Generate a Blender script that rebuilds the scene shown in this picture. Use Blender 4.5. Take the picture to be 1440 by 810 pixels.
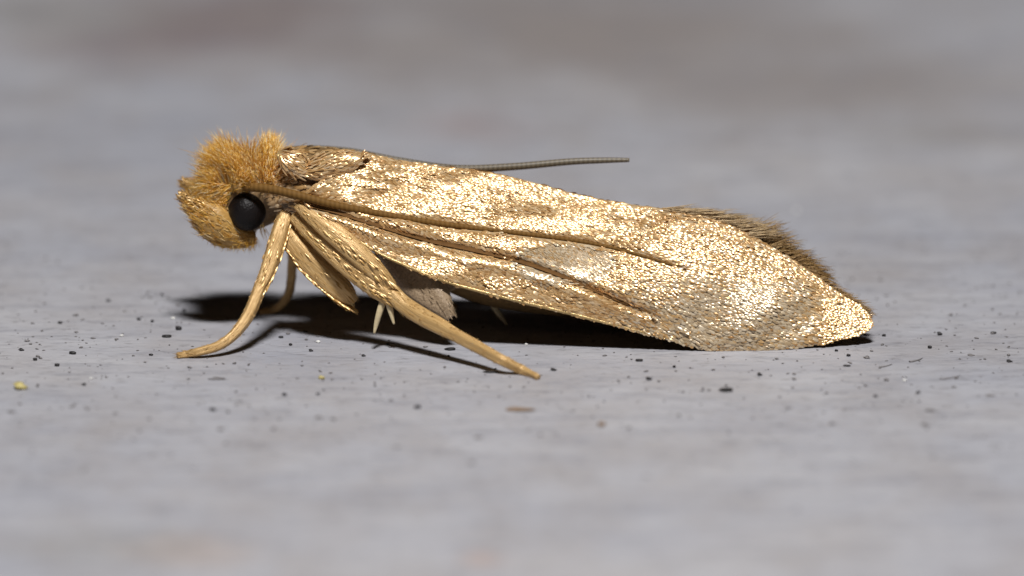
import bpy, math, random
import numpy as np
from mathutils import Vector

random.seed(7); rng = np.random.default_rng(7)
for o in list(bpy.data.objects): bpy.data.objects.remove(o, do_unlink=True)
scene = bpy.context.scene
S = 0.001                                   # everything below is written in millimetres
scene.unit_settings.system = 'METRIC'; scene.unit_settings.length_unit = 'MILLIMETERS'

# ------------------------------------------------------------------ camera
ELEV = math.radians(14.0); DIST = 100.0; PXMM = 138.0
WID = 1440.0 / PXMM
TGT = Vector((0, 0, 54 / PXMM / math.cos(ELEV)))
FWD = Vector((0, math.cos(ELEV), -math.sin(ELEV))); UP = Vector((0, math.sin(ELEV), math.cos(ELEV)))
CAM = TGT - FWD * DIST
cam = bpy.data.cameras.new('camera'); cam_o = bpy.data.objects.new('camera', cam)
scene.collection.objects.link(cam_o); scene.camera = cam_o
cam_o.location = CAM * S; cam_o.rotation_euler = (math.pi / 2 - ELEV, 0, 0)
cam.sensor_width = 36; cam.lens = 36 * DIST / WID
cam.clip_start = 0.004; cam.clip_end = 10
cam.dof.use_dof = True; cam.dof.focus_distance = (DIST - 0.85) * S
cam.dof.aperture_fstop = (cam.lens * 0.001) / (2.5 * S)
# ------------------------------------------------------------------ light: one camera flash above the lens, black night around
world = bpy.data.worlds.new('World'); scene.world = world; world.use_nodes = True
world.node_tree.nodes['Background'].inputs[0].default_value = (0.8, 0.85, 1, 1)
world.node_tree.nodes['Background'].inputs[1].default_value = 0.003
L_EL = math.radians(63); L_AZ = math.radians(4); L_D = 95.0
ld = bpy.data.lights.new('flash', 'AREA'); lo = bpy.data.objects.new('flash', ld); scene.collection.objects.link(lo)
ldir = Vector((math.sin(L_AZ) * math.cos(L_EL), -math.cos(L_AZ) * math.cos(L_EL), math.sin(L_EL)))
lo.location = (ldir * L_D) * S
lo.rotation_euler = ldir.to_track_quat('Z', 'Y').to_euler()
ld.shape = 'RECTANGLE'; ld.size = 15 * S; ld.size_y = 10 * S
ld.energy = 0.114; ld.color = (1.0, 0.985, 0.965)
scene.view_settings.view_transform = 'Standard'; scene.view_settings.look = 'None'
scene.view_settings.exposure = 0; scene.view_settings.gamma = 1
scene.view_settings.use_curve_mapping = False
scene.render.engine = 'CYCLES'

# ------------------------------------------------------------------ helpers
def ray(px, py):
    return FWD + Vector((1, 0, 0)) * ((px - 720) / 1440 * WID / DIST) + UP * ((405 - py) / 1440 * WID / DIST)
def P(px, py, Y):                           # point at depth Y (mm) behind a pixel
    d = ray(px, py); t = (Y - CAM.y) / d.y
    return CAM + d * t
def G(px, py, z=0.0):                       # point on the board under a pixel
    d = ray(px, py); t = (z - CAM.z) / d.z
    return CAM + d * t
def link(name, verts, faces, mat, parent=None, smooth=True, uv=None, **props):
    me = bpy.data.meshes.new(name)
    me.from_pydata([(v[0] * S, v[1] * S, v[2] * S) for v in verts], [], faces)
    if smooth: me.polygons.foreach_set('use_smooth', [True] * len(me.polygons))
    me.update()
    if uv is not None:
        l = me.uv_layers.new(name='UVMap'); vi = np.empty(len(me.loops), int); me.loops.foreach_get('vertex_index', vi)
        l.data.foreach_set('uv', np.array(uv, float)[vi].ravel())
    if mat: me.materials.append(mat)
    o = bpy.data.objects.new(name, me); scene.collection.objects.link(o)
    if parent: o.parent = parent
    for k, v in props.items(): o[k] = v
    return o
def catmull(pts, n):                        # dense samples along control rows (any number of columns)
    p = np.array(pts, float); m = len(p)
    e = np.vstack([2 * p[0] - p[1], p, 2 * p[-1] - p[-2]])
    out = []
    for s in np.linspace(0, m - 1 - 1e-9, n):
        i = int(s); t = s - i
        a, b, c, d = e[i], e[i + 1], e[i + 2], e[i + 3]
        out.append(0.5 * ((2 * b) + (c - a) * t + (2 * a - 5 * b + 4 * c - d) * t * t + (3 * b - a - 3 * c + d) * t ** 3))
    return np.array(out)
def tube(rows, n=40, seg=14, flat=1.0, wob=0.0):
    """rows: (px, py, Y, radius_px); returns verts, faces and ring frames"""
    c = catmull([(*P(r[0], r[1], r[2]), r[3] / PXMM) for r in rows], n)
    V, F, fr = [], [], []
    for i in range(n):
        a = c[max(i - 1, 0)][:3]; b = c[min(i + 1, n - 1)][:3]
        t = (b - a) / (np.linalg.norm(b - a) + 1e-12)
        u = np.cross(t, (0, 1, 0)); u /= np.linalg.norm(u) + 1e-12      # across, in the picture plane
        w = np.cross(u, t)                                             # towards / away from the lens
        r = max(c[i][3], 0.002)
        fr.append((c[i][:3], t, u, w, r))
        for k in range(seg):
            a = 2 * math.pi * k / seg
            rr = r * (1 + wob * math.sin(5 * a + .6 + i * .01) + wob * .5 * math.sin(3 * a + i * .12))
            V.append(c[i][:3] + u * math.cos(a) * rr + w * math.sin(a) * rr * flat)
    for i in range(n - 1):
        for k in range(seg):
            k2 = (k + 1) % seg
            F.append((i * seg + k, i * seg + k2, (i + 1) * seg + k2, (i + 1) * seg + k))
    a = len(V); V.append(c[0][:3]); V.append(c[-1][:3])
    for k in range(seg):
        F.append((a, (k + 1) % seg, k)); F.append((a + 1, (n - 1) * seg + k, (n - 1) * seg + (k + 1) % seg))
    return V, F, fr
def strand_mesh(strands, sides=3):
    """strands: (list of points, root radius mm) -> tapered hairs in one mesh"""
    V, F = [], []
    for pts, r in strands:
        pts = [np.array(p, float) for p in pts]; m = len(pts); base = len(V)
        for i, p in enumerate(pts[:-1]):
            t = pts[i + 1] - p; t /= np.linalg.norm(t) + 1e-12
            u = np.cross(t, (0.3, 1, 0.2)); u /= np.linalg.norm(u) + 1e-12; w = np.cross(t, u)
            rr = r * (1 - 0.75 * i / (m - 1))
            for k in range(sides):
                a = 2 * math.pi * k / sides
                V.append(p + (u * math.cos(a) + w * math.sin(a)) * rr)
        V.append(pts[-1]); tip = len(V) - 1
        for i in range(m - 2):
            for k in range(sides):
                k2 = (k + 1) % sides
                F.append((base + i * sides + k, base + i * sides + k2, base + (i + 1) * sides + k2, base + (i + 1) * sides + k))
        l = base + (m - 2) * sides
        for k in range(sides): F.append((l + k, l + (k + 1) % sides, tip))
    return V, F
def scale_mesh(items):
    """items: (pos, normal, direction, length, width, lift) -> small spatulate wing scales in one mesh"""
    p = np.array([t[0] for t in items], float); n = np.array([t[1] for t in items], float); d = np.array([t[2] for t in items], float)
    L = np.array([t[3] for t in items])[:, None]; W = np.array([t[4] for t in items])[:, None]; lift = np.array([t[5] for t in items])[:, None]
    n /= np.linalg.norm(n, axis=1)[:, None]
    d = d - n * (d * n).sum(1)[:, None]; d /= np.linalg.norm(d, axis=1)[:, None] + 1e-12
    sd = np.cross(n, d); d2 = d * np.cos(lift) + n * np.sin(lift); up = np.cross(d2, sd); up *= np.sign((up * n).sum(1))[:, None]
    cols = []
    for (a, c, h) in ((0, .22, 0), (.45, .5, .05), (.85, .46, .04), (1.0, .2, 0.0)):
        q = p + d2 * L * a + up * L * h
        cols += [q + sd * W * c - up * W * .08, q + up * W * .05, q - sd * W * c - up * W * .08]
    V = np.stack(cols, 1).reshape(-1, 3)
    f = np.array([(r * 3 + k, r * 3 + k + 1, r * 3 + k + 4, r * 3 + k + 3) for r in range(3) for k in range(2)])
    F = (np.arange(len(items))[:, None, None] * 12 + f[None]).reshape(-1, 4).tolist()
    return V, F
def lattice(seed, cx, cy, span=40):
    """smooth random vector field, one value per (cx, cy) mm cell"""
    r = np.random.default_rng(seed); nx, ny = int(12 / cx) + 3, int(6 / cy) + 3
    A = r.normal(0, 1, (nx, ny, 3))
    def f(x, y):
        u, v = (x + 5) / cx, y / cy; i, j = int(u), int(v); a, b = u - i, v - j
        a = a * a * (3 - 2 * a); b = b * b * (3 - 2 * b)
        return (A[i, j] * (1 - a) + A[i + 1, j] * a) * (1 - b) + (A[i, j + 1] * (1 - a) + A[i + 1, j + 1] * a) * b
    return f

# ------------------------------------------------------------------ materials
def new_mat(name):
    m = bpy.data.materials.new(name); m.use_nodes = True
    nt = m.node_tree; b = nt.nodes['Principled BSDF']
    return m, nt, b
def N(nt, typ, **kw):
    n = nt.nodes.new(typ)
    for k, v in kw.items():
        if k in ('noise_dimensions',): continue
        setattr(n, k, v)
    return n
def mm_coords(nt, sc=(1, 1, 1), loc=(0, 0, 0)):
    tc = N(nt, 'ShaderNodeTexCoord'); mp = N(nt, 'ShaderNodeMapping')
    nt.links.new(tc.outputs['Object'], mp.inputs[0])
    mp.inputs['Scale'].default_value = [s / S for s in sc]; mp.inputs['Location'].default_value = loc
    return mp.outputs[0]
def noise(nt, vec, scale, detail=4, rough=.55):
    n = N(nt, 'ShaderNodeTexNoise'); nt.links.new(vec, n.inputs['Vector'])
    n.inputs['Scale'].default_value = scale; n.inputs['Detail'].default_value = detail; n.inputs['Roughness'].default_value = rough
    return n.outputs[0]
def ramp(nt, fac, stops):
    r = N(nt, 'ShaderNodeValToRGB'); nt.links.new(fac, r.inputs[0]); e = r.color_ramp.elements
    while len(e) < len(stops): e.new(.5)
    for el, (p, c) in zip(e, stops):
        el.position = p; el.color = (*c, 1) if len(c) == 3 else c
    return r.outputs[0]
def mixc(nt, fac, a, b, mode='MIX'):
    m = N(nt, 'ShaderNodeMix', data_type='RGBA', blend_type=mode)
    for i, v in ((0, fac), (6, a), (7, b)):
        if isinstance(v, (int, float)): m.inputs[i].default_value = v
        elif isinstance(v, tuple): m.inputs[i].default_value = (*v, 1)
        else: nt.links.new(v, m.inputs[i])
    return m.outputs[2]
def bump(nt, b, h, dist, strength=1.0):
    n = N(nt, 'ShaderNodeBump'); n.inputs['Strength'].default_value = strength; n.inputs['Distance'].default_value = dist * S
    nt.links.new(h, n.inputs['Height']); nt.links.new(n.outputs[0], b.inputs['Normal'])

def scales_mat(name, cols, metallic, rough, spec=.6):
    m, nt, b = new_mat(name)
    g = N(nt, 'ShaderNodeNewGeometry')
    c = ramp(nt, g.outputs['Random Per Island'], cols)
    nt.links.new(c, b.inputs['Base Color'])
    b.inputs['Metallic'].default_value = metallic; b.inputs['Roughness'].default_value = rough
    b.inputs['Specular IOR Level'].default_value = spec
    return m
M = {}
M['scales'] = scales_mat('wing scale gold', [(0, (.48, .25, .085)), (.35, (.63, .38, .155)), (.7, (.74, .49, .24)), (1, (.84, .63, .38))], .37, .27, .9)
M['scales_pale'] = scales_mat('wing scale beige', [(0, (.42, .29, .16)), (.5, (.56, .43, .27)), (1, (.70, .58, .42))], .22, .28, .9)
M['legscale'] = scales_mat('leg scale', [(0, (.48, .27, .075)), (.6, (.60, .37, .13)), (1, (.72, .50, .22))], .25, .33)
M['belly_scale'] = scales_mat('belly scale', [(0, (.26, .18, .10)), (1, (.48, .36, .24))], .1, .4)
M['fur'] = scales_mat('head fur', [(0, (.55, .22, .012)), (.4, (.80, .42, .04)), (.75, (.92, .62, .17)), (1, (.97, .84, .55))], .0, .28, .9)
M['fringe'] = scales_mat('wing fringe', [(0, (.20, .105, .03)), (.6, (.34, .20, .07)), (1, (.50, .34, .15))], .0, .45, .5)
M['fringe_light'] = scales_mat('wing fringe light', [(0, (.36, .23, .10)), (1, (.60, .44, .24))], .0, .4, .5)

def chitin(name, c1, c2, rough, grain=(6, 40, 40), bd=.006, metallic=0.0):
    m, nt, b = new_mat(name)
    v = mm_coords(nt, grain); f = noise(nt, v, 1.0, 5, .6)
    nt.links.new(ramp(nt, f, [(.3, c1), (.7, c2)]), b.inputs['Base Color'])
    b.inputs['Roughness'].default_value = rough; b.inputs['Metallic'].default_value = metallic
    bump(nt, b, f, bd, .8)
    return m
M['membrane'] = chitin('wing membrane', (.34, .22, .10), (.48, .34, .18), .5, (3, 30, 30), .006)
M['body'] = chitin('body', (.12, .07, .028), (.24, .145, .06), .45, (20, 30, 30), .01)
m, nt, b = new_mat('leg')
tc = N(nt, 'ShaderNodeTexCoord'); mp = N(nt, 'ShaderNodeMapping'); nt.links.new(tc.outputs['UV'], mp.inputs[0]); mp.inputs['Scale'].default_value = (5, 34, 1)
f = noise(nt, mp.outputs[0], 1.0, 5, .65)
nt.links.new(ramp(nt, f, [(.28, (.45, .255, .08)), (.5, (.58, .365, .145)), (.72, (.71, .495, .24))]), b.inputs['Base Color'])
nt.links.new(ramp(nt, f, [(.35, (.46, .46, .46)), (.65, (.27, .27, .27))]), b.inputs['Roughness']); b.inputs['Metallic'].default_value = .2
bump(nt, b, f, .010, 1.0); M['leg'] = m
M['tegula'] = chitin('tegula', (.42, .27, .10), (.62, .45, .2), .3, (8, 45, 45), .008, .35)
M['belly'] = chitin('belly', (.26, .18, .11), (.42, .31, .20), .5, (40, 40, 40), .012)
M['palp'] = chitin('palp', (.38, .20, .045), (.55, .33, .10), .42, (20, 40, 40), .01)
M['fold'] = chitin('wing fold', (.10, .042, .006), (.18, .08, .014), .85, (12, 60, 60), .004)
M['spur'] = chitin('spur', (.55, .44, .26), (.70, .58, .36), .4)
# antenna: ringed
m, nt, b = new_mat('antenna')
v = mm_coords(nt, (1, 1, 1))
w = N(nt, 'ShaderNodeTexWave', bands_direction='X'); nt.links.new(v, w.inputs[0]); w.inputs['Scale'].default_value = 6.5; w.inputs['Distortion'].default_value = .6
nt.links.new(ramp(nt, w.outputs[1], [(.2, (.10, .08, .052)), (.8, (.15, .12, .08))]), b.inputs['Base Color'])
b.inputs['Roughness'].default_value = .45; M['antenna'] = m
m, nt, b = new_mat('antenna brown')
v = mm_coords(nt, (1, 1, 1))
w = N(nt, 'ShaderNodeTexWave', bands_direction='X'); nt.links.new(v, w.inputs[0]); w.inputs['Scale'].default_value = 6.5; w.inputs['Distortion'].default_value = .6
nt.links.new(ramp(nt, w.outputs[1], [(.2, (.135, .065, .012)), (.8, (.175, .088, .02))]), b.inputs['Base Color'])
b.inputs['Roughness'].default_value = .7; b.inputs['Specular IOR Level'].default_value = .2; M['antenna_brown'] = m
# compound eye
m, nt, b = new_mat('eye')
b.inputs['Base Color'].default_value = (.006, .004, .004, 1); b.inputs['Roughness'].default_value = .5; b.inputs['Specular IOR Level'].default_value = .25
v = N(nt, 'ShaderNodeTexVoronoi'); nt.links.new(mm_coords(nt), v.inputs[0]); v.inputs['Scale'].default_value = 45
bump(nt, b, v.outputs[0], .006, .6); M['eye'] = m
def plain(name, c, rough=.6):
    m, nt, b = new_mat(name)
    f = noise(nt, mm_coords(nt), 25, 3)
    nt.links.new(ramp(nt, f, [(.3, tuple(x * .7 for x in c)), (.7, tuple(min(1, x * 1.3) for x in c))]), b.inputs['Base Color'])
    b.inputs['Roughness'].default_value = rough; return m
M['soot'] = plain('soot', (.016, .014, .015)); M['grey_dirt'] = plain('grey dirt', (.19, .175, .175))
M['yellow'] = plain('yellow crumb', (.50, .42, .16)); M['brown'] = plain('brown flake', (.24, .15, .08)); M['white'] = plain('white grain', (.8, .78, .74), .3)

# painted board
m, nt, b = new_mat('grey paint')
co = mm_coords(nt)
f1 = noise(nt, mm_coords(nt, (.16, .22, .2), (3.1, 1.7, 0)), 1.0, 4, .55)
base = ramp(nt, f1, [(.30, (.32, .33, .385)), (.5, (.385, .385, .425)), (.72, (.44, .43, .45))])
f2 = noise(nt, mm_coords(nt, (.6, 2.2, 1), (9, 4, 0)), 1.0, 5, .6)          # brush streaks
base = mixc(nt, .35, base, ramp(nt, f2, [(.3, (.27, .27, .30)), (.7, (.48, .475, .485))]))
def stain(base, px, py, rx, ry, col, amt, seed):
    c = G(px, py)
    mp = N(nt, 'ShaderNodeMapping', vector_type='TEXTURE'); tc = N(nt, 'ShaderNodeTexCoord'); nt.links.new(tc.outputs['Object'], mp.inputs[0])
    mp.inputs['Location'].default_value = (c.x * S, c.y * S, 0); mp.inputs['Scale'].default_value = (rx * S, ry * S, 1)
    l = N(nt, 'ShaderNodeVectorMath', operation='LENGTH'); nt.links.new(mp.outputs[0], l.inputs[0])
    nz = noise(nt, mm_coords(nt, (.5, .5, .5), (seed, seed * .7, 0)), 1.0, 4, .6)
    a = N(nt, 'ShaderNodeMath', operation='MULTIPLY_ADD'); nt.links.new(nz, a.inputs[0]); a.inputs[1].default_value = 1.4; nt.links.new(l.outputs['Value'], a.inputs[2])
    fac = ramp(nt, a.outputs[0], [(.0, (amt,) * 3), (1.0, (0, 0, 0))])
    r = N(nt, 'ShaderNodeMapRange'); nt.links.new(a.outputs[0], r.inputs[0])
    r.inputs[1].default_value = .95; r.inputs[2].default_value = 1.75; r.inputs[3].default_value = amt; r.inputs[4].default_value = 0
    return mixc(nt, r.outputs[0], base, col)
for st in ((300, 35, 2.6, 3.2, (.20, .155, .155), .8, 1.0), (800, 40, 4.2, 4.4, (.235, .20, .185), .75, 2.3), (1150, 120, 3.2, 2.6, (.235, .205, .195), .65, 3.3),
           (660, 175, 1.0, 1.2, (.30, .23, .22), .5, 4.1), (1320, 190, 1.4, 1.0, (.24, .22, .21), .5, 5.2), (80, 20, 2.0, 1.6, (.27, .26, .25), .5, 8.2),
           (250, 775, .8, .7, (.42, .33, .28), .5, 6.0), (680, 785, .3, .4, (.42, .30, .25), .6, 7.0), (130, 770, 1.2, 1.2, (.30, .30, .30), .4, 7.7)):
    base = stain(base, *st)
fq = noise(nt, mm_coords(nt, (.9, .55, 1), (5, 2, 0)), 1.0, 4, .6)
base = mixc(nt, ramp(nt, fq, [(.42, (0, 0, 0)), (.75, (.55, .55, .55))]), base, (.30, .27, .26))
fs = noise(nt, mm_coords(nt, (5, 11, 5)), 1.0, 3, .6)                      # faint peppering
base = mixc(nt, ramp(nt, fs, [(.57, (0, 0, 0)), (.72, (.6, .6, .6))]), base, (.16, .15, .155))
fg = noise(nt, mm_coords(nt, (1.0, 4.0, 1), (2, 8, 0)), 1.0, 6, .68)     # thin darker grain lines
base = mixc(nt, ramp(nt, fg, [(.54, (0, 0, 0)), (.60, (.42, .42, .42)), (.66, (0, 0, 0))]), base, (.20, .20, .23))
nt.links.new(base, b.inputs['Base Color'])
b.inputs['Roughness'].default_value = .62; b.inputs['Specular IOR Level'].default_value = .3
fb = noise(nt, mm_coords(nt, (2.6, 4.6, 3)), 1.0, 6, .62)
bump(nt, b, fb, .042, .75); M['board'] = m

# ------------------------------------------------------------------ the setting
bx, by0, by1, bt = 220, -150, 260, 9.0
V = []; F = []
for z, i in ((0, 0), (-bt, 0)):
    V += [(-bx, by0, z), (bx, by0, z), (bx, by1, z), (-bx, by1, z)]
F = [(0, 1, 2, 3), (7, 6, 5, 4), (0, 4, 5, 1), (1, 5, 6, 2), (2, 6, 7, 3), (3, 7, 4, 0)]
link('painted_board', V, F, M['board'], None, False, kind='structure')

# ------------------------------------------------------------------ the moth
moth = bpy.data.objects.new('moth', None); scene.collection.objects.link(moth)
moth.empty_display_size = 1 * S
moth['label'] = 'golden clothes moth with furry orange head standing on the grey board'; moth['category'] = 'moth'

def axis_Y(px): return np.interp(px, [260, 500, 1000, 1222], [0.10, 0.0, -0.30, -0.58])   # the moth is turned a little, tail towards the lens

# --- body: head, thorax and abdomen, one surface
rows = [(292, 303, .08, 8), (300, 300, .08, 28), (318, 290, .08, 42), (340, 280, .07, 48), (365, 272, .06, 46), (384, 264, .05, 44), (405, 258, .04, 48), (440, 260, .03, 54),
        (490, 272, .06, 58), (540, 296, .06, 55), (600, 336, .0, 50), (650, 362, -.04, 52), (700, 382, -.08, 50), (780, 402, -.13, 42), (880, 424, -.2, 27), (950, 436, -.26, 8)]
V, F, fr_body = tube(rows, 90, 28, 1.05)
body = link('body', V, F, M['body'], moth)
# scales lying on the thorax
items = []
for _ in range(1700):
    i = int(rng.uniform(27, 62)); c, t, u, w, r = fr_body[i]
    a = rng.uniform(-math.pi, math.pi)
    n = u * math.cos(a) + w * math.sin(a)
    p = c + u * math.cos(a) * r + w * math.sin(a) * r * 1.05
    n = n + rng.normal(0, .10, 3)
    items.append((p, n, t + rng.normal(0, .25, 3), rng.uniform(.07, .12), rng.uniform(.03, .045), rng.uniform(.03, .2)))
V, F = scale_mesh(items)
link('thorax_scales', V, F, M['scales'], body, kind='stuff')

# --- wings
TOP = np.array([(428, 272), (440, 262), (455, 252), (470, 240), (490, 224), (512, 216), (560, 225), (600, 232), (650, 238), (700, 245), (750, 257), (800, 271), (850, 282), (900, 290),
                (950, 296), (1000, 304), (1040, 320), (1080, 345), (1130, 376), (1180, 411), (1205, 427), (1217, 436), (1222, 444)], float)
BOT = np.array([(428, 288), (450, 308), (490, 331), (540, 361), (600, 387), (640, 401), (700, 417), (800, 441), (900, 467), (960, 484), (1000, 493), (1040, 493.5), (1080, 492), (1120, 489),
                (1160, 483), (1200, 473), (1216, 468), (1222, 462)], float)
def y_top(x): return np.interp(x, TOP[:, 0], TOP[:, 1])
def y_bot(x): return np.interp(x, BOT[:, 0], BOT[:, 1])
def Y_top(x): return axis_Y(x) + np.interp(x, [428, 470, 512, 560, 610, 1000, 1222], [-.50, -.40, -.19, -.06, -.012, -.012, -.03])
YB = [(428, -.60), (480, -.72), (560, -.86), (700, -.95), (850, -1.0), (1000, -1.02), (1080, -.99), (1160, -.88), (1222, -.77)]
def Y_bot(x): return np.interp(x, [a for a, _ in YB], [c for _, c in YB])
FOLD = [(432, 290), (470, 298), (520, 314), (600, 338), (660, 351), (720, 365), (780, 385), (840, 411), (880, 428), (915, 441)]
ANT = [(333, 261), (352, 263), (380, 266), (420, 275), (470, 288), (530, 300), (600, 312), (660, 320), (720, 327), (800, 337), (850, 346), (900, 359), (940, 371), (965, 379)]
fx = catmull(FOLD, 300)
def fold_y(x): return np.interp(x, fx[:, 0], fx[:, 1], left=-999, right=-999)
ax_ = catmull(ANT, 300)
def ant_y(x): return np.interp(x, ax_[:, 0], ax_[:, 1], left=-999, right=-999)
def smooth_noise(seed):
    r = np.random.default_rng(seed); k = [(r.uniform(.5, 2.2), r.uniform(.8, 3.5), r.uniform(0, 6.28), r.uniform(.4, 1)) for _ in range(9)]
    return lambda x, v: sum(a * math.sin(fx_ * x * 4.2 + fv * v * 3.1 + ph) for fx_, fv, ph, a in k) / 4.0
sn = smooth_noise(3)
def wing_point(x, v):
    yt, yb = y_top(x), y_bot(x); py = yt + (yb - yt) * v
    f = 1 - (1 - v) ** np.interp(x, [600, 800, 950, 1120, 1180], [1.35, 1.5, 2.1, 1.7, 1.0])
    Y = Y_top(x) + (Y_bot(x) - Y_top(x)) * f
    xs = x / PXMM
    edge = min(1, v * 6) * min(1, (1 - v) * 5)
    Y += sn(xs, v) * .045 * edge * np.interp(x, [1080, 1160], [1, .1])                                         # gentle undulation of the membrane
    fy = fold_y(x)
    if fy > 0:                                                           # sunken fold line
        g = (py - fy) / 6.0
        Y += .055 * math.exp(-g * g) * edge
        Y -= .03 * math.exp(-((py - fy - 14) / 9.0) ** 2) * edge          # swollen lip below it
    ay = ant_y(x)
    if ay > 0: Y += .03 * math.exp(-((py - ay) / 6.0) ** 2) * edge * min(1, (965 - x) / 120)
    p = P(x, py, Y)
    if p.z < .004: p.z = .004
    return np.array(p)
def mirror(p):                                                           # the far wing mirrors the near one in the moth's own middle plane
    x_px = 720 + p[0] * PXMM
    q = np.array(p, float); q[1] = 2 * axis_Y(x_px) - p[1]; return q
def far_point(p):                                                        # its shoulder sits a little lower
    q = mirror(p); q[2] -= .12 * max(0, 1 - (720 + p[0] * PXMM - 428) / 200); return q
NX, NV = 230, 80
xs = 428 + (1222 - 428) * np.linspace(0, 1, NX)
grid = [[wing_point(x, v) for v in np.linspace(0, 1, NV)] for x in xs]
fine = lattice(5, .24, .05); coarse = lattice(6, .5, .2)
def make_wing(mir, nscale):
    V = [far_point(p) if mir else p for col in grid for p in col]
    F = [(i * NV + j, (i + 1) * NV + j, (i + 1) * NV + j + 1, i * NV + j + 1) for i in range(NX - 1) for j in range(NV - 1)]
    if not mir: F = [f[::-1] for f in F]
    wing = link('forewing', V, F, M['membrane'], moth)
    s = wing.modifiers.new('thickness', 'SOLIDIFY'); s.thickness = .014 * S; s.offset = -1
    if mir: s.offset = -1
    items = []
    widths = np.array([np.linalg.norm(grid[i][0] - grid[i][-1]) for i in range(NX)]); cum = np.cumsum(widths); cum /= cum[-1]
    items2 = []
    while len(items) + len(items2) < nscale:
        i = min(int(np.searchsorted(cum, rng.random())), NX - 2); j = int(rng.integers(0, NV - 1))
        a, c = rng.random(2)
        p00, p10, p01, p11 = grid[i][j], grid[i + 1][j], grid[i][j + 1], grid[i + 1][j + 1]
        p = (p00 * (1 - a) + p10 * a) * (1 - c) + (p01 * (1 - a) + p11 * a) * c
        dx = p10 - p00; dv = p01 - p00
        x = xs[i]; py = y_top(x) + (y_bot(x) - y_top(x)) * (j + c) / (NV - 1)
        if (abs(py - fold_y(x)) < np.interp(x, [430, 800, 915], [4.8, 4.2, 2.0]) or abs(py - ant_y(x)) < 4) and rng.random() < .93: continue
        n = np.cross(dv, dx); n /= np.linalg.norm(n) + 1e-12
        if n[1] > 0: n = -n
        d = dx / (np.linalg.norm(dx) + 1e-12) + .18 * dv / (np.linalg.norm(dv) + 1e-12)
        xm, ym = p[0], 3 - p[2] - .2 * p[0]
        amp = np.interp(x, [600, 900, 1130, 1180], [1, .8, .5, .2])
        amp2 = np.interp(x, [700, 950], [.18, .11])
        if (x - 785) ** 2 / 70 ** 2 + (py - 368) ** 2 / 26 ** 2 < 1 and 8 < py - ant_y(x): n = n + np.array((.34, 0, .05))
        n = n + (fine(xm, ym) * amp2 + coarse(xm, ym) * .08) * amp + rng.normal(0, .055 + .05 * (x > 850) - .05 * (x > 1160), 3)
        L = rng.uniform(.045, .08); W = rng.uniform(.017, .028)
        if x > 1150 and py > 418: n = np.array((.02, -.80, .60)) + rng.normal(0, .05, 3) + fine(xm, ym) * .04
        near_edge = (x > 1150) or j > NV - 5
        if near_edge: L *= .7
        p = p + n * rng.uniform(0.002, .010)
        if mir:
            p = far_point(p); n = n * np.array((1, -1, 1)); d = d * np.array((1, -1, 1))
        pale = rng.random() < .85 * np.interp(x, [840, 960, 1110, 1150], [0, 1, 1, .1]) * np.interp(py, [375, 420], [0.15, 1]) or ((x - 785) ** 2 / 75 ** 2 + (py - 370) ** 2 / 30 ** 2 < 1 and rng.random() < .75)
        (items2 if pale else items).append((p, n, d + rng.normal(0, .16, 3), L, W, rng.uniform(.01, .10)))
    for it, mt in ((items, 'scales'), (items2, 'scales_pale')):
        V, F = scale_mesh(it); V[:, 2] = np.maximum(V[:, 2], .001)
        link('scales', V, F, M[mt], wing, kind='stuff')
    return wing
near_wing = make_wing(False, 27000)
far_wing = make_wing(True, 9000)
near_wing['label'] = 'near golden forewing folded along the body'; far_wing['label'] = 'far forewing mostly hidden behind the ridge'
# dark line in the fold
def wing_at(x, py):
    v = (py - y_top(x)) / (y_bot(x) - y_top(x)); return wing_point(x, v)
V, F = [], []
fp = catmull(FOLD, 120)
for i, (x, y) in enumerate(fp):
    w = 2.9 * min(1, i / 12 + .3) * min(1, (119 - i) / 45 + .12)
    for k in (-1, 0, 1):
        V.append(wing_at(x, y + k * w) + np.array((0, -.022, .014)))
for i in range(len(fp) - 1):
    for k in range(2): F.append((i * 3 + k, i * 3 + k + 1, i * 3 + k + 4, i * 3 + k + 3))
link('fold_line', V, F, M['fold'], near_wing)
# pale rolled leading edge of the wing
rows = []
pts = []
for x in np.linspace(455, 985, 40):
    p = wing_point(x, .995); pts.append(p)
V, F = [], []
for i, p in enumerate(pts):
    r = .020 * min(1, i / 6 + .3) * min(1, (39 - i) / 14 + .15)
    for k in range(8):
        a = 2 * math.pi * k / 8; V.append(p + np.array((0, math.cos(a) * r, math.sin(a) * r)))
for i in range(len(pts) - 1):
    for k in range(8): F.append((i * 8 + k, i * 8 + (k + 1) % 8, (i + 1) * 8 + (k + 1) % 8, (i + 1) * 8 + k))
link('leading_edge', V, F, M['tegula'], near_wing)

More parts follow.
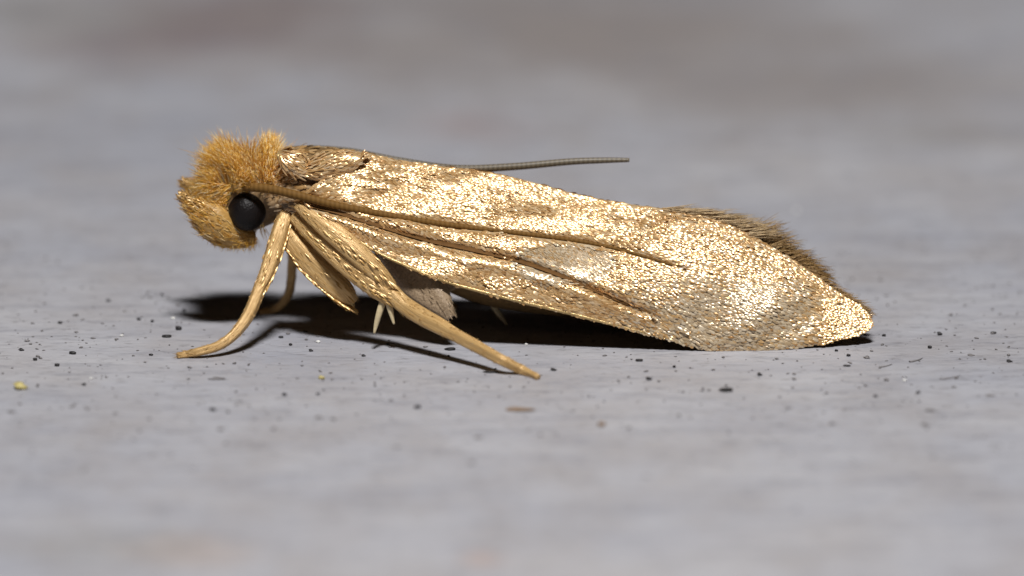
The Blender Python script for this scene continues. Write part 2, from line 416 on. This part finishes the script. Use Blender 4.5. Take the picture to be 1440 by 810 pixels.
# fringes: hairs along the rear margins
def hair(px, py, Y, dx, dy, L, curl, r, dY=0.0, n=5):
    """a hair that starts at a pixel and runs (dx, dy) pixels per unit; curl bends it down the picture"""
    k = math.hypot(dx, dy); dx, dy = dx / k * L, dy / k * L
    pts = []
    for i in range(n):
        t = i / (n - 1); pts.append(P(px + dx * t + 0 * curl, py + dy * t + curl * t * t, Y + dY * t))
    return pts, r
st = []
for _ in range(620):
    x = rng.uniform(930, 1056); y = y_top(x) + rng.uniform(-3, 8)
    st.append(hair(x, y, Y_top(x) + rng.uniform(-.05, .10), 1, rng.uniform(-.16, .12) - .05 * (x > 1000), rng.uniform(22, 58), rng.uniform(-3, 3), .004))
V, F = strand_mesh(st); link('fringe', V, F, M['fringe_light'], near_wing, kind='stuff')
st = []
for _ in range(900):                                                       # dark tuft of the far wing
    x = rng.choice(np.linspace(1052, 1148, 22)) + rng.normal(0, 2.2); t = min(1, max(0, (x - 1050) / 100))
    y = y_top(x) + rng.uniform(-4, 8)
    ang = rng.normal(-.50 + .42 * t, .17)
    st.append(hair(x, y, axis_Y(x) + rng.uniform(.0, .22), math.cos(ang), math.sin(ang), rng.uniform(26, 62) * (1 - .40 * t), rng.uniform(4, 20), .0045, dY=.08))
for _ in range(420):
    x = rng.choice(np.linspace(1128, 1212, 17)) + rng.normal(0, 1.6); y = y_top(x) + rng.uniform(-2, 6); ang = rng.normal(.12, .22)
    st.append(hair(x, y, Y_top(x) + rng.uniform(-.02, .14), math.cos(ang), math.sin(ang), rng.uniform(9, 24), rng.uniform(0, 4), .004))
V, F = strand_mesh(st); link('fringe', V, F, M['fringe'], far_wing, kind='stuff')
st = [hair(1216, rng.uniform(440, 450), -.62, 1, rng.uniform(-.2, .1), rng.uniform(8, 17), 0, .007) for _ in range(5)]
st += [hair(rng.uniform(1195, 1219), rng.uniform(445, 464), -.70, 1, rng.uniform(-.1, .4), rng.uniform(6, 10), 0, .006) for _ in range(60)]
V, F = strand_mesh(st); link('fringe', V, F, M['scales'], near_wing, kind='stuff')

# --- tegula (shoulder lappet)
def leaf(name, cx, cy, Y, ax, ay, ang, depth, mat, parent, nu=26, nv=12):
    V, F = [], []
    ca, sa = math.cos(ang), math.sin(ang)
    for i in range(nu):
        u = -1 + 2 * i / (nu - 1); wv = max(.02, (1 - abs(u) ** 2.2)) ** .7
        for j in range(nv):
            v = -1 + 2 * j / (nv - 1)
            x, y = u * ax, v * ay * wv
            V.append(P(cx + x * ca - y * sa, cy + x * sa + y * ca, Y - depth * (1 - v * v) * wv + .10 * -v * .6))
    F = [(i * nv + j, i * nv + j + 1, (i + 1) * nv + j + 1, (i + 1) * nv + j) for i in range(nu - 1) for j in range(nv - 1)]
    o = link(name, V, F, mat, parent); s = o.modifiers.new('t', 'SOLIDIFY'); s.thickness = .03 * S; s.offset = 0
    return o
def leaf_scales(o, nu, nv, count, parent):
    vs = [np.array(v.co) / S for v in o.data.vertices]; items = []
    for _ in range(count):
        i = int(rng.integers(0, nu - 1)); k = int(rng.integers(0, nv - 1)); a, c = rng.random(2)
        p00, p10, p01 = vs[i * nv + k], vs[(i + 1) * nv + k], vs[i * nv + k + 1]
        n = np.cross(p10 - p00, p01 - p00); n = n if n[1] < 0 else -n
        if np.linalg.norm(n) < 1e-9: continue
        n = n / np.linalg.norm(n)
        items.append((p00 + (p10 - p00) * a + (p01 - p00) * c + n * .017, n + rng.normal(0, .07, 3), p10 - p00 + rng.normal(0, .004, 3), rng.uniform(.06, .13), rng.uniform(.014, .022), rng.uniform(0, .06)))
    V, F = scale_mesh(items); link('scales', V, F, M['scales'], o, kind='stuff')
tg = leaf('tegula', 464, 233, -.33, 44, 17, math.radians(-14), .07, M['tegula'], moth); leaf_scales(tg, 26, 12, 500, tg)
tg = leaf('collar', 412, 228, -.33, 24, 16, math.radians(30), .05, M['tegula'], moth); leaf_scales(tg, 26, 12, 300, tg)

# --- eyes
def ball(name, c, r, mat, parent, sq=(1, 1, 1), seg=28):
    V, F = [], []
    for i in range(seg + 1):
        th = math.pi * i / seg
        for k in range(seg * 2):
            ph = math.pi * k / seg
            V.append((c[0] + r * sq[0] * math.sin(th) * math.cos(ph), c[1] + r * sq[1] * math.sin(th) * math.sin(ph), c[2] + r * sq[2] * math.cos(th)))
    n = seg * 2
    for i in range(seg):
        for k in range(n): F.append((i * n + k, (i + 1) * n + k, (i + 1) * n + (k + 1) % n, i * n + (k + 1) % n))
    return link(name, V, F, mat, parent)
ec = P(347, 297, -.24)
ball('eye', ec, 27 / PXMM, M['eye'], moth, (1, .9, 1.03))
q = mirror(ec); q[1] += .02
ball('eye', q, 27 / PXMM, M['eye'], moth, (1, .9, 1.03))

# --- palps: near and far, from under the eye forward and up to a dark tip
PALP = [(358, 334, -.14, 9), (340, 334, -.18, 16), (318, 324, -.21, 25), (298, 307, -.22, 27), (281, 294, -.21, 18), (267, 284, -.20, 10), (256, 276, -.19, 4)]
for mir in (False, True):
    V, F, fr = tube(PALP, 36, 16, .8, .05)
    if mir: V = [mirror(np.array(v)) for v in V]; F = [f[::-1] for f in F]
    pl = link('palp', V, F, M['palp'], moth)
    items = []
    for _ in range(500):
        i = int(rng.integers(1, 35)); c, t, u, w, r = fr[i]; a = rng.uniform(-math.pi, math.pi)
        n = u * math.cos(a) + w * math.sin(a); p = c + u * math.cos(a) * r + w * math.sin(a) * r * .8
        d = t + rng.normal(0, .25, 3)
        if mir: p = mirror(p); n = n * (1, -1, 1); d = d * (1, -1, 1)
        items.append((p, n + rng.normal(0, .15, 3), d, rng.uniform(.05, .09), rng.uniform(.010, .016), rng.uniform(.0, .06)))
    V, F = scale_mesh(items); link('palp_scales', V, F, M['legscale'], pl, kind='stuff')
    st = []
    for _ in range(1300):
        i = int(rng.integers(1, 29)); c, t, u, w, r = fr[i]; a = rng.uniform(-math.pi, math.pi)
        nn = u * math.cos(a) + w * math.sin(a); p = c + u * math.cos(a) * r + w * math.sin(a) * r * .8
        d = t + nn * rng.uniform(.02, .45) + rng.normal(0, .22, 3); L = rng.uniform(.05, .12)
        pp = [p + d * L * q - nn * L * .25 * q * q for q in (0, .35, .7, 1)]
        if mir: pp = [mirror(q) for q in pp]
        st.append((pp, rng.uniform(.0025, .0045)))
    V, F = strand_mesh(st); link('palp_hair', V, F, M['fur'], pl, kind='stuff')

# --- head fur
st = []
HC = np.array(P(338, 272, .07)); R = np.array((44, 50, 40)) / PXMM
fl_a = lattice(21, .11, .11); fl_b = lattice(22, .11, .11)
n_h = 0
while n_h < 6500:
    v = rng.normal(0, 1, 3); v /= np.linalg.norm(v)
    if v[2] < -.12 or v[0] > .95: continue
    if abs(v[1]) > .55 and v[2] < .30: continue             # leave the eyes bare
    p = HC + v * R
    cl = fl_a(p[0] + .2 * p[1], p[2]) * .29 + fl_b(p[0], p[1] + 2) * .24
    d = v * .8 + np.array((-.05 + .25 * max(0, v[0]), 0, .62)) + cl + rng.normal(0, .17, 3)
    front = max(0, -v[0]) * (1 - max(0, v[2]))
    if front > .25: d = d + np.array((-.05, 0, -.60)) * front      # frons hairs fall forward
    d /= np.linalg.norm(d)
    L = (.18 + .19 * max(0, v[2]) + .10 * max(0, v[0])) * (1 - .35 * front) * (1 + .16 * cl[0]) * rng.uniform(.6, 1.15)
    bend = rng.normal(0, .16, 3) + cl * .35 + np.array((-.06, 0, -.05))
    pts = [p + d * L * t + bend * L * t * t for t in (0, .3, .55, .8, 1)]
    st.append((pts, rng.uniform(.003, .0058))); n_h += 1
for _ in range(1500):                                   # short hair lying on the face in front of the eye
    x = rng.uniform(288, 326); y = rng.uniform(258, 292); Y = -.30 + (326 - x) * .0012
    if (x - 347) ** 2 + (y - 297) ** 2 < 29 ** 2 or y > 262 + (x - 262) * 1.1 + 18: continue
    st.append(hair(x, y, Y + rng.uniform(0, .08), -1, rng.uniform(-.3, .9), rng.uniform(12, 26), rng.uniform(0, 6), .0042, -.01))
for _ in range(500):                                    # collar of fur behind the head
    a = rng.uniform(-1.5, 1.5)
    p = np.array(P(378, 262, .05)) + np.array((rng.uniform(-.06, .06), math.sin(a) * .33, math.cos(a) * .30))
    d = np.array((.05, math.sin(a) * .5, math.cos(a) * .6 + .3)) + rng.normal(0, .15, 3); d /= np.linalg.norm(d)
    L = rng.uniform(.15, .32); st.append(([p + d * L * t for t in (0, .35, .7, 1)], .006))
V, F = strand_mesh(st)
link('head_fur', V, F, M['fur'], moth, kind='stuff', label='shaggy golden orange fur on the head')
st = []
for _ in range(260):                                    # bristles round mouth and chin
    x = rng.uniform(285, 362); y = np.interp(x, [285, 300, 330, 362], [318, 336, 344, 340]) + rng.uniform(-8, 3)
    st.append(hair(x, y, rng.uniform(-.3, .1), rng.uniform(-.6, .5), rng.uniform(.3, 1), rng.uniform(6, 16), 0, .004))
for _ in range(14):
    st.append(hair(rng.uniform(362, 374), rng.uniform(312, 325), -.2, rng.uniform(.1, .7), 1, rng.uniform(10, 22), 0, .0035))
V, F = strand_mesh(st); link('chin_bristles', V, F, M['fur'], moth, kind='stuff')

# --- antennae
rows = []
for i, (x, y) in enumerate(ANT):
    r = np.interp(i, [0, 1, 2, 4, 6, 13], [7, 6.5, 6.5, 5.5, 4.2, 1.6])
    if x < 440: Y = np.interp(x, [333, 360, 440], [-.30, -.42, -.62])
    else: Y = float(wing_at(x, y)[1]) - np.interp(x, [440, 520, 965], [.06, .012, .002])
    rows.append((x, y, Y, r))
V, F, fr = tube(rows, 150, 10); a1 = link('antenna', V, F, M['antenna_brown'], moth, label='brown antenna lying along the near wing')
sc = P(337, 262, -.33); ball('scape', sc, 8.5 / PXMM, M['palp'], a1, (1.1, 1, .9), 12)
rows = [(345, 250, .30, 6), (400, 214, .42, 6), (480, 212, .45, 5.5), (560, 226, .36, 5.2), (640, 237, .22, 5.5), (720, 234.5, .16, 5.3), (800, 227.5, .14, 4.8), (850, 225.5, .13, 4.2), (885, 225, .12, 3)]
V, F, fr = tube(rows, 130, 10); a2 = link('antenna', V, F, M['antenna'], moth, label='grey antenna raised above the wing ridge')
ball('scape', P(347, 250, .30), 8.5 / PXMM, M['palp'], a2, (1.1, 1, .9), 12)

# --- legs
def leg_part(name, rows, parent, mat='leg', nsc=200, mir=False, flat=.9, lift=(.0, .02), dxm=0.0, seg=22, n=44, ssz=1.0, smat='legscale', rid=.10, rim=0, scaly=False, fleck=0):
    V, F, fr = tube(rows, n, seg, flat, rid)
    rim_items = []
    f = (lambda p: mirror(np.array(p)) + np.array((dxm, 0, 0))) if mir else (lambda p: p)
    V = [f(v) for v in V]
    V = [np.array((v[0], v[1], max(v[2], .003))) for v in V]
    if mir: F = [q[::-1] for q in F]
    ln = np.cumsum([0] + [np.linalg.norm(fr[i + 1][0] - fr[i][0]) for i in range(n - 1)])
    uv = [(ln[i], abs(k - seg / 2) / seg) for i in range(n) for k in range(seg)] + [(0, .25), (ln[-1], .25)]
    o = link(name, V, F, M[mat], parent, uv=uv)
    if nsc:
        items = []
        for _ in range(nsc if scaly else 0):
            i = int(rng.integers(1, n - 1)); c, t, u, w, r = fr[i]; a = rng.uniform(-math.pi, math.pi)
            nn = u * math.cos(a) + w * math.sin(a); p = f(c + u * math.cos(a) * r + w * math.sin(a) * r * flat)
            d = t + rng.normal(0, .15, 3)
            if mir: nn = nn * (1, -1, 1); d = d * (1, -1, 1)
            s = rng.uniform(.5, 1.1) * min(1, r / .06 + .35) * ssz
            items.append((p, nn + rng.normal(0, .06, 3), d, .10 * s, .014 * s, rng.uniform(*lift)))
        for _ in range(rim):                                             # flared bright scales along the lower edge
            i = int(rng.integers(3, n - 1)); c, t, u, w, r = fr[i]; sg = -1 if u[2] > 0 else 1
            a = (math.pi if sg < 0 else 0) + rng.normal(0, .22)
            if np.cross(t, (0, 1, 0)).dot(u) > 0: pass
            p = c + u * math.cos(a) * r * 1.0 + w * math.sin(a) * r * flat + np.array((0, -.4 * r * flat, 0))
            items.append((f(p), np.array((0, -.79, .62)) + rng.normal(0, .09, 3), t + rng.normal(0, .05, 3), rng.uniform(.07, .13), rng.uniform(.012, .022), .0))
        for _ in range(fleck):                                           # single bright scales on the side that faces the lens
            i = int(rng.integers(3, n - 2)); c, t, u, w, r = fr[i]; sw = -1 if w[1] > 0 else 1
            a = sw * math.pi / 2 + rng.normal(0, .55)
            nn = u * math.cos(a) + w * math.sin(a); p = c + u * math.cos(a) * r + w * math.sin(a) * r * flat + nn * .004
            items.append((f(p), nn * .55 + np.array((0, -.79, .62)) + rng.normal(0, .1, 3), t + rng.normal(0, .08, 3), rng.uniform(.05, .11), rng.uniform(.010, .018), .0))
        if items:
            V, F = scale_mesh(items)
            for q in V: q[2] = max(q[2], .001)
            link(name + '_scales', V, F, M[smat], o, kind='stuff')
        if not scaly:                                                    # short appressed hairs
            st = []
            for _ in range(nsc * 3):
                i = int(rng.integers(1, n - 1)); c, t, u, w, r = fr[i]; a = rng.uniform(-math.pi, math.pi)
                nn = u * math.cos(a) + w * math.sin(a); p = c + u * math.cos(a) * r + w * math.sin(a) * r * flat
                d = t + nn * rng.uniform(.05, .35) + rng.normal(0, .12, 3); L = rng.uniform(.03, .07)
                pp = [f(p + d * L * q) for q in (0, .5, 1)]
                st.append(([np.array((q[0], q[1], max(q[2], .002))) for q in pp], .0028))
            V, F = strand_mesh(st); link(name + '_hair', V, F, M['legscale'], o, kind='stuff')
    return o
def leg_root(name, label):
    o = bpy.data.objects.new(name, None); scene.collection.objects.link(o); o.parent = moth; o['label'] = label; o.empty_display_size = .3 * S; return o
def ground_row(px, py, r):
    g = G(px, py, r / PXMM * .9); return (px, py, g.y, r)

fl = leg_root('front_leg', 'near front leg reaching forward to the board')
leg_part('tibia', [(402, 300, -.40, 10), (394, 326, -.52, 12), (384, 358, -.64, 12), (374, 386, -.76, 10), (366, 404, -.84, 8)], fl, nsc=70, rim=25, fleck=18)
leg_part('tarsus', [(367, 400, -.83, 8.5), (358, 424, -.94, 8.5), (345, 450, -1.06, 8), ground_row(326, 473, 7)[:2] + (-1.17, 7), (305, 487, -1.25, 6.5), (280, 494.5, -1.30, 6), ground_row(262, 498.5, 5), ground_row(249, 500.5, 4)], fl, nsc=70)
ff = leg_root('front_leg', 'far front leg, slender, in the shadow under the head')
leg_part('tibia', [(425, 310, .25, 9), (416, 345, .38, 9), (411, 372, .44, 7), (410, 395, .47, 6)], ff, nsc=40)
leg_part('tarsus', [(410, 390, .47, 6), (406, 412, .48, 6), (395, 428, .49, 5.5), ground_row(381, 437, 5), ground_row(364, 439.5, 4)], ff, nsc=40)

ml = leg_root('middle_leg', 'near middle leg with two spurs, stretched back to the board')
leg_part('femur', [(398, 316, -.40, 9), (410, 336, -.48, 15), (435, 366, -.56, 18), (465, 394, -.62, 18), (486, 414, -.65, 15), (498, 426, -.66, 6)], ml, nsc=110, flat=.7, rim=260, fleck=20)
leg_part('tibia', [(412, 304, -.46, 9), (440, 330, -.60, 13), (475, 361, -.76, 15), (510, 390, -.88, 15), (538, 411, -.96, 14), (556, 422, -1.0, 11)], ml, nsc=160, flat=.7, rim=0, fleck=55)
leg_part('tarsus', [(550, 412, -.97, 12), (566, 428, -1.04, 12), (590, 444, -1.18, 12), (618, 459, -1.36, 11), (640, 471, -1.50, 9), (670, 487, -1.70, 8.5), (705, 506, -1.95, 7.5), ground_row(735, 521, 6.5), ground_row(757, 530.5, 4)], ml, nsc=90)
leg_part('spur', [(538, 424, -.96, 5), (533, 440, -.99, 4.5), (529, 455, -1.0, 3.5), (526, 469, -1.02, 1.5)], ml, 'spur', 0, n=16, seg=8)
leg_part('spur', [(546, 424, -.98, 5), (549, 438, -1.0, 4), (554, 456, -1.02, 1.5)], ml, 'spur', 0, n=16, seg=8)
tib = [(418, 288, -.52, 8), (450, 314, -.66, 13), (485, 342, -.80, 15), (520, 373, -.91, 14), (545, 398, -.97, 10), (556, 411, -.98, 5)]
leg_part('femur', tib, ml, nsc=80, flat=.75, rim=0, fleck=60)
mf = leg_root('middle_leg', 'far middle leg hidden beneath the body')
leg_part('femur', [(420, 310, -.36, 12), (450, 350, -.5, 17), (500, 400, -.64, 12)], mf, nsc=0, mir=True)
leg_part('tibia', [(495, 396, -.63, 12), (525, 412, -.70, 9), (560, 432, -.78, 8)], mf, nsc=0, mir=True)
leg_part('tarsus', [(558, 431, -.78, 8), (600, 456, -.82, 6), (640, 484, -.84, 4)], mf, nsc=0, mir=True)

hl = leg_root('hind_leg', 'near hind leg with broad grey brown thigh under the wing')
leg_part('femur', [(535, 325, -.32, 18), (555, 352, -.46, 26), (580, 382, -.58, 32), (604, 408, -.73, 27), (622, 430, -.86, 16), (634, 447, -.91, 7)], hl, 'belly', 420, flat=.6, ssz=.55, smat='belly_scale', scaly=True)
leg_part('tibia', [(630, 441, -.89, 9), (618, 418, -.6, 10), (640, 396, -.35, 10), (700, 402, -.3, 9)], hl, 'belly', nsc=0)
leg_part('tarsus', [(698, 402, -.3, 8), (760, 420, -.28, 6), (840, 447, -.26, 5), (900, 466, -.25, 3)], hl, 'belly', nsc=0)
hf = leg_root('hind_leg', 'far hind leg with a pale spur showing under the wing')
leg_part('femur', [(545, 330, -.30, 16), (580, 372, -.44, 22), (618, 420, -.55, 10)], hf, 'belly', 0, mir=True)
leg_part('tibia', [(615, 417, -.55, 10), (650, 405, -.52, 9), (690, 404, -.5, 8)], hf, 'belly', nsc=0, mir=True)
leg_part('tarsus', [(688, 403, -.5, 8), (760, 430, -.52, 6), (860, 474, -.55, 4)], hf, 'belly', nsc=0, mir=True)
leg_part('spur', [(676, 402, .1, 5), (688, 421, .05, 4.5), (700, 440, 0, 4), (713, 457, -.05, 1.5)], hf, 'spur', 0, n=16, seg=8)

# ------------------------------------------------------------------ specks of dirt on the board
def blob_mesh(seed):
    r = np.random.default_rng(seed)
    import bmesh
    bm = bmesh.new(); bmesh.ops.create_icosphere(bm, subdivisions=2, radius=1)
    k = [(r.normal(0, 1, 3), r.uniform(0, 6)) for _ in range(5)]
    for v in bm.verts:
        p = np.array(v.co); f = 1 + sum(.13 * math.sin(a.dot(p) * 2.2 + b) for a, b in k)
        v.co = Vector(p * f)
    me = bpy.data.meshes.new('dirt_speck'); bm.to_mesh(me); bm.free()
    me.polygons.foreach_set('use_smooth', [True] * len(me.polygons))
    return me
blobs = {}
def speck(name, px, py, wpx, hpx, mat, label, cat, group, rot=0.0):
    key = (mat, int(rng.integers(0, 4)))
    if key not in blobs:
        me = blob_mesh(key[1] + 11); me.materials.append(M[mat]); blobs[key] = me
    o = bpy.data.objects.new(name, blobs[key]); scene.collection.objects.link(o)
    g = G(px, py); rx = wpx / 2 / PXMM; rz = min(rx, max(hpx / 2, 1.5) / PXMM) * .8
    ry = max(min(rx * .8, hpx / PXMM * 1.2), rz)
    o.location = Vector((g.x, g.y, rz * .7)) * S; o.scale = (rx * S, ry * S, rz * S); o.rotation_euler = (0, 0, rot)
    o['label'] = label; o['category'] = cat
    if group: o['group'] = group
BL = ('dirt_speck', 'soot', 'tiny black dirt speck lying on the grey board', 'speck', 'black dirt specks on the board')
for (x, y, w, h) in ((1021, 550, 20, 7), (103, 498, 10, 6), (236, 474, 13, 5), (50, 507, 6, 6), (81, 515, 7, 6), (30, 493, 7, 5), (152, 424, 6, 6), (252, 464, 9, 8), (900, 508, 10, 5), (1193, 501, 6, 6),
                     (1176, 494, 5, 5), (1068, 528, 7, 6), (1321, 471, 7, 11), (1243, 473, 6, 5), (1308, 490, 6, 8), (1419, 509, 8, 5), (1192, 515, 10, 3), (1231, 558, 6, 5), (1291, 553, 6, 5), (912, 534, 8, 6),
                     (778, 521, 8, 5), (948, 517, 5, 5), (587, 574, 10, 6), (447, 555, 6, 4), (400, 556, 7, 6), (429, 467, 8, 4), (395, 475, 8, 4), (409, 486, 5, 5), (437, 494, 6, 5), (213, 500, 6, 4), (85, 455, 6, 5),
                     (195, 450, 6, 5), (214, 453, 5, 6), (118, 542, 6, 5), (299, 577, 9, 5), (259, 438, 6, 5), (1398, 469, 8, 4), (633, 492, 16, 5), (690, 524, 22, 4), (228, 416, 6, 5), (511, 501, 6, 4), (545, 485, 5, 4)):
    speck(BL[0], x, y, w, h, BL[1], BL[2], BL[3], BL[4], rng.uniform(-.3, .3))
GR = ('dirt_speck', 'grey_dirt', 'faint grey dirt smudge on the grey board', 'speck', 'grey dirt specks on the board')
for (x, y, w, h) in ((307, 532, 24, 4), (1308, 578, 20, 7), (1300, 598, 14, 6), (1392, 557, 18, 4), (848, 598, 10, 8), (16, 580, 16, 6), (310, 605, 12, 8), (385, 604, 10, 8), (318, 624, 10, 6), (1341, 545, 10, 4),
                     (448, 588, 14, 6), (468, 590, 10, 7), (672, 616, 14, 6), (664, 652, 12, 8), (1170, 597, 12, 7), (870, 536, 6, 5), (884, 531, 6, 6), (885, 603, 9, 7), (1097, 559, 6, 4), (1163, 554, 6, 7), (1365, 500, 12, 5),
                     (123, 575, 10, 5), (162, 582, 9, 5), (210, 590, 8, 5), (105, 570, 8, 5)):
    speck(GR[0], x, y, w * .75, h * .6, GR[1], GR[2], GR[3], GR[4], rng.uniform(-.3, .3))
FB = ('dark_fibre', 'grey_dirt', 'thin dark grey fibre lying on the grey board', 'fibre', 'thin fibres on the board')
def own_label(px, py, label):
    g = G(px, py) * S
    o = min((o for o in scene.objects if o.name.startswith('dirt_speck')), key=lambda o: (o.location - g).length)
    o['label'] = label; del o['group']
own_label(1021, 550, 'largest black speck, oval, on the board in front of the wing')
own_label(252, 464, 'round black speck above the tip of the near front foot')
own_label(236, 474, 'black bar shaped speck beside the near front foot')
own_label(690, 524, 'long flat black speck beside the middle foot')
own_label(633, 492, 'black speck in the thin shadow of the middle leg')
own_label(1321, 471, 'tall upright black speck on the board beyond the wing tip')
def fibre(x0, y0, x1, y1, wpx):
    pts = [G(x0 + (x1 - x0) * t, y0 + (y1 - y0) * t + 1.2 * math.sin(t * 3), .006) for t in np.linspace(0, 1, 7)]
    V, F = strand_mesh([(pts, wpx / 2 / PXMM)], 6)
    link(FB[0], V, F, M[FB[1]], None, True, label=FB[2], category=FB[3], group=FB[4])
fibre(1279, 509, 1298, 503, 4); fibre(1237, 516, 1256, 511, 2.5); fibre(1325, 533, 1352, 527, 2.5); fibre(293, 533, 322, 532.5, 3)
speck('brown_flake', 730, 577, 40, 6, 'brown', 'flat brown flake on the board in front of the moth', 'flake', None)
speck('brown_flake', 847, 599, 10, 8, 'brown', 'small round brown crumb on the board near the flat flake', 'flake', None)
speck('yellow_crumb', 28, 547, 18, 15, 'yellow', 'pale yellow crumb, larger one, on the grey board', 'crumb', None)
speck('yellow_crumb', 452, 533, 9, 8, 'yellow', 'small yellowish grain on the board before the front leg', 'crumb', None)
WT = ('white_grain', 'white', 'shiny white grain on the grey board', 'grain', 'white grains on the board')
for (x, y, w, h) in ((1272, 536, 6, 5), (740, 485, 5, 4), (448, 482, 6, 5), (243, 449, 8, 5), (171, 473, 6, 4), (128, 533, 5, 4), (1120, 297, 7, 5)):
    speck(WT[0], x, y, w, h, WT[1], WT[2], WT[3], WT[4], rng.uniform(-.3, .3))
# fine dust that nobody could count
V, F = [], []
oct_v = [(1, 0, 0), (-1, 0, 0), (0, 1, 0), (0, -1, 0), (0, 0, 1), (0, 0, -1)]
oct_f = [(0, 2, 4), (2, 1, 4), (1, 3, 4), (3, 0, 4), (2, 0, 5), (1, 2, 5), (3, 1, 5), (0, 3, 5)]
for _ in range(1900):
    x = rng.uniform(-7, 7); y = rng.normal(-.8, 2.6); r = abs(rng.normal(.006, .005)) + .004
    a = rng.uniform(0, 3); b0 = len(V)
    for q in oct_v:
        sx = q[0] * r * rng.uniform(.8, 1.9); sy = q[1] * r * rng.uniform(.7, 1.2)
        V.append((x + sx * math.cos(a) - sy * math.sin(a), y + sx * math.sin(a) + sy * math.cos(a), r * .4 + q[2] * r * .6))
    F += [tuple(b0 + i for i in f) for f in oct_f]
link('dust', V, F, M['grey_dirt'], None, True, kind='stuff', label='fine grey dust peppered over the board', category='dust')
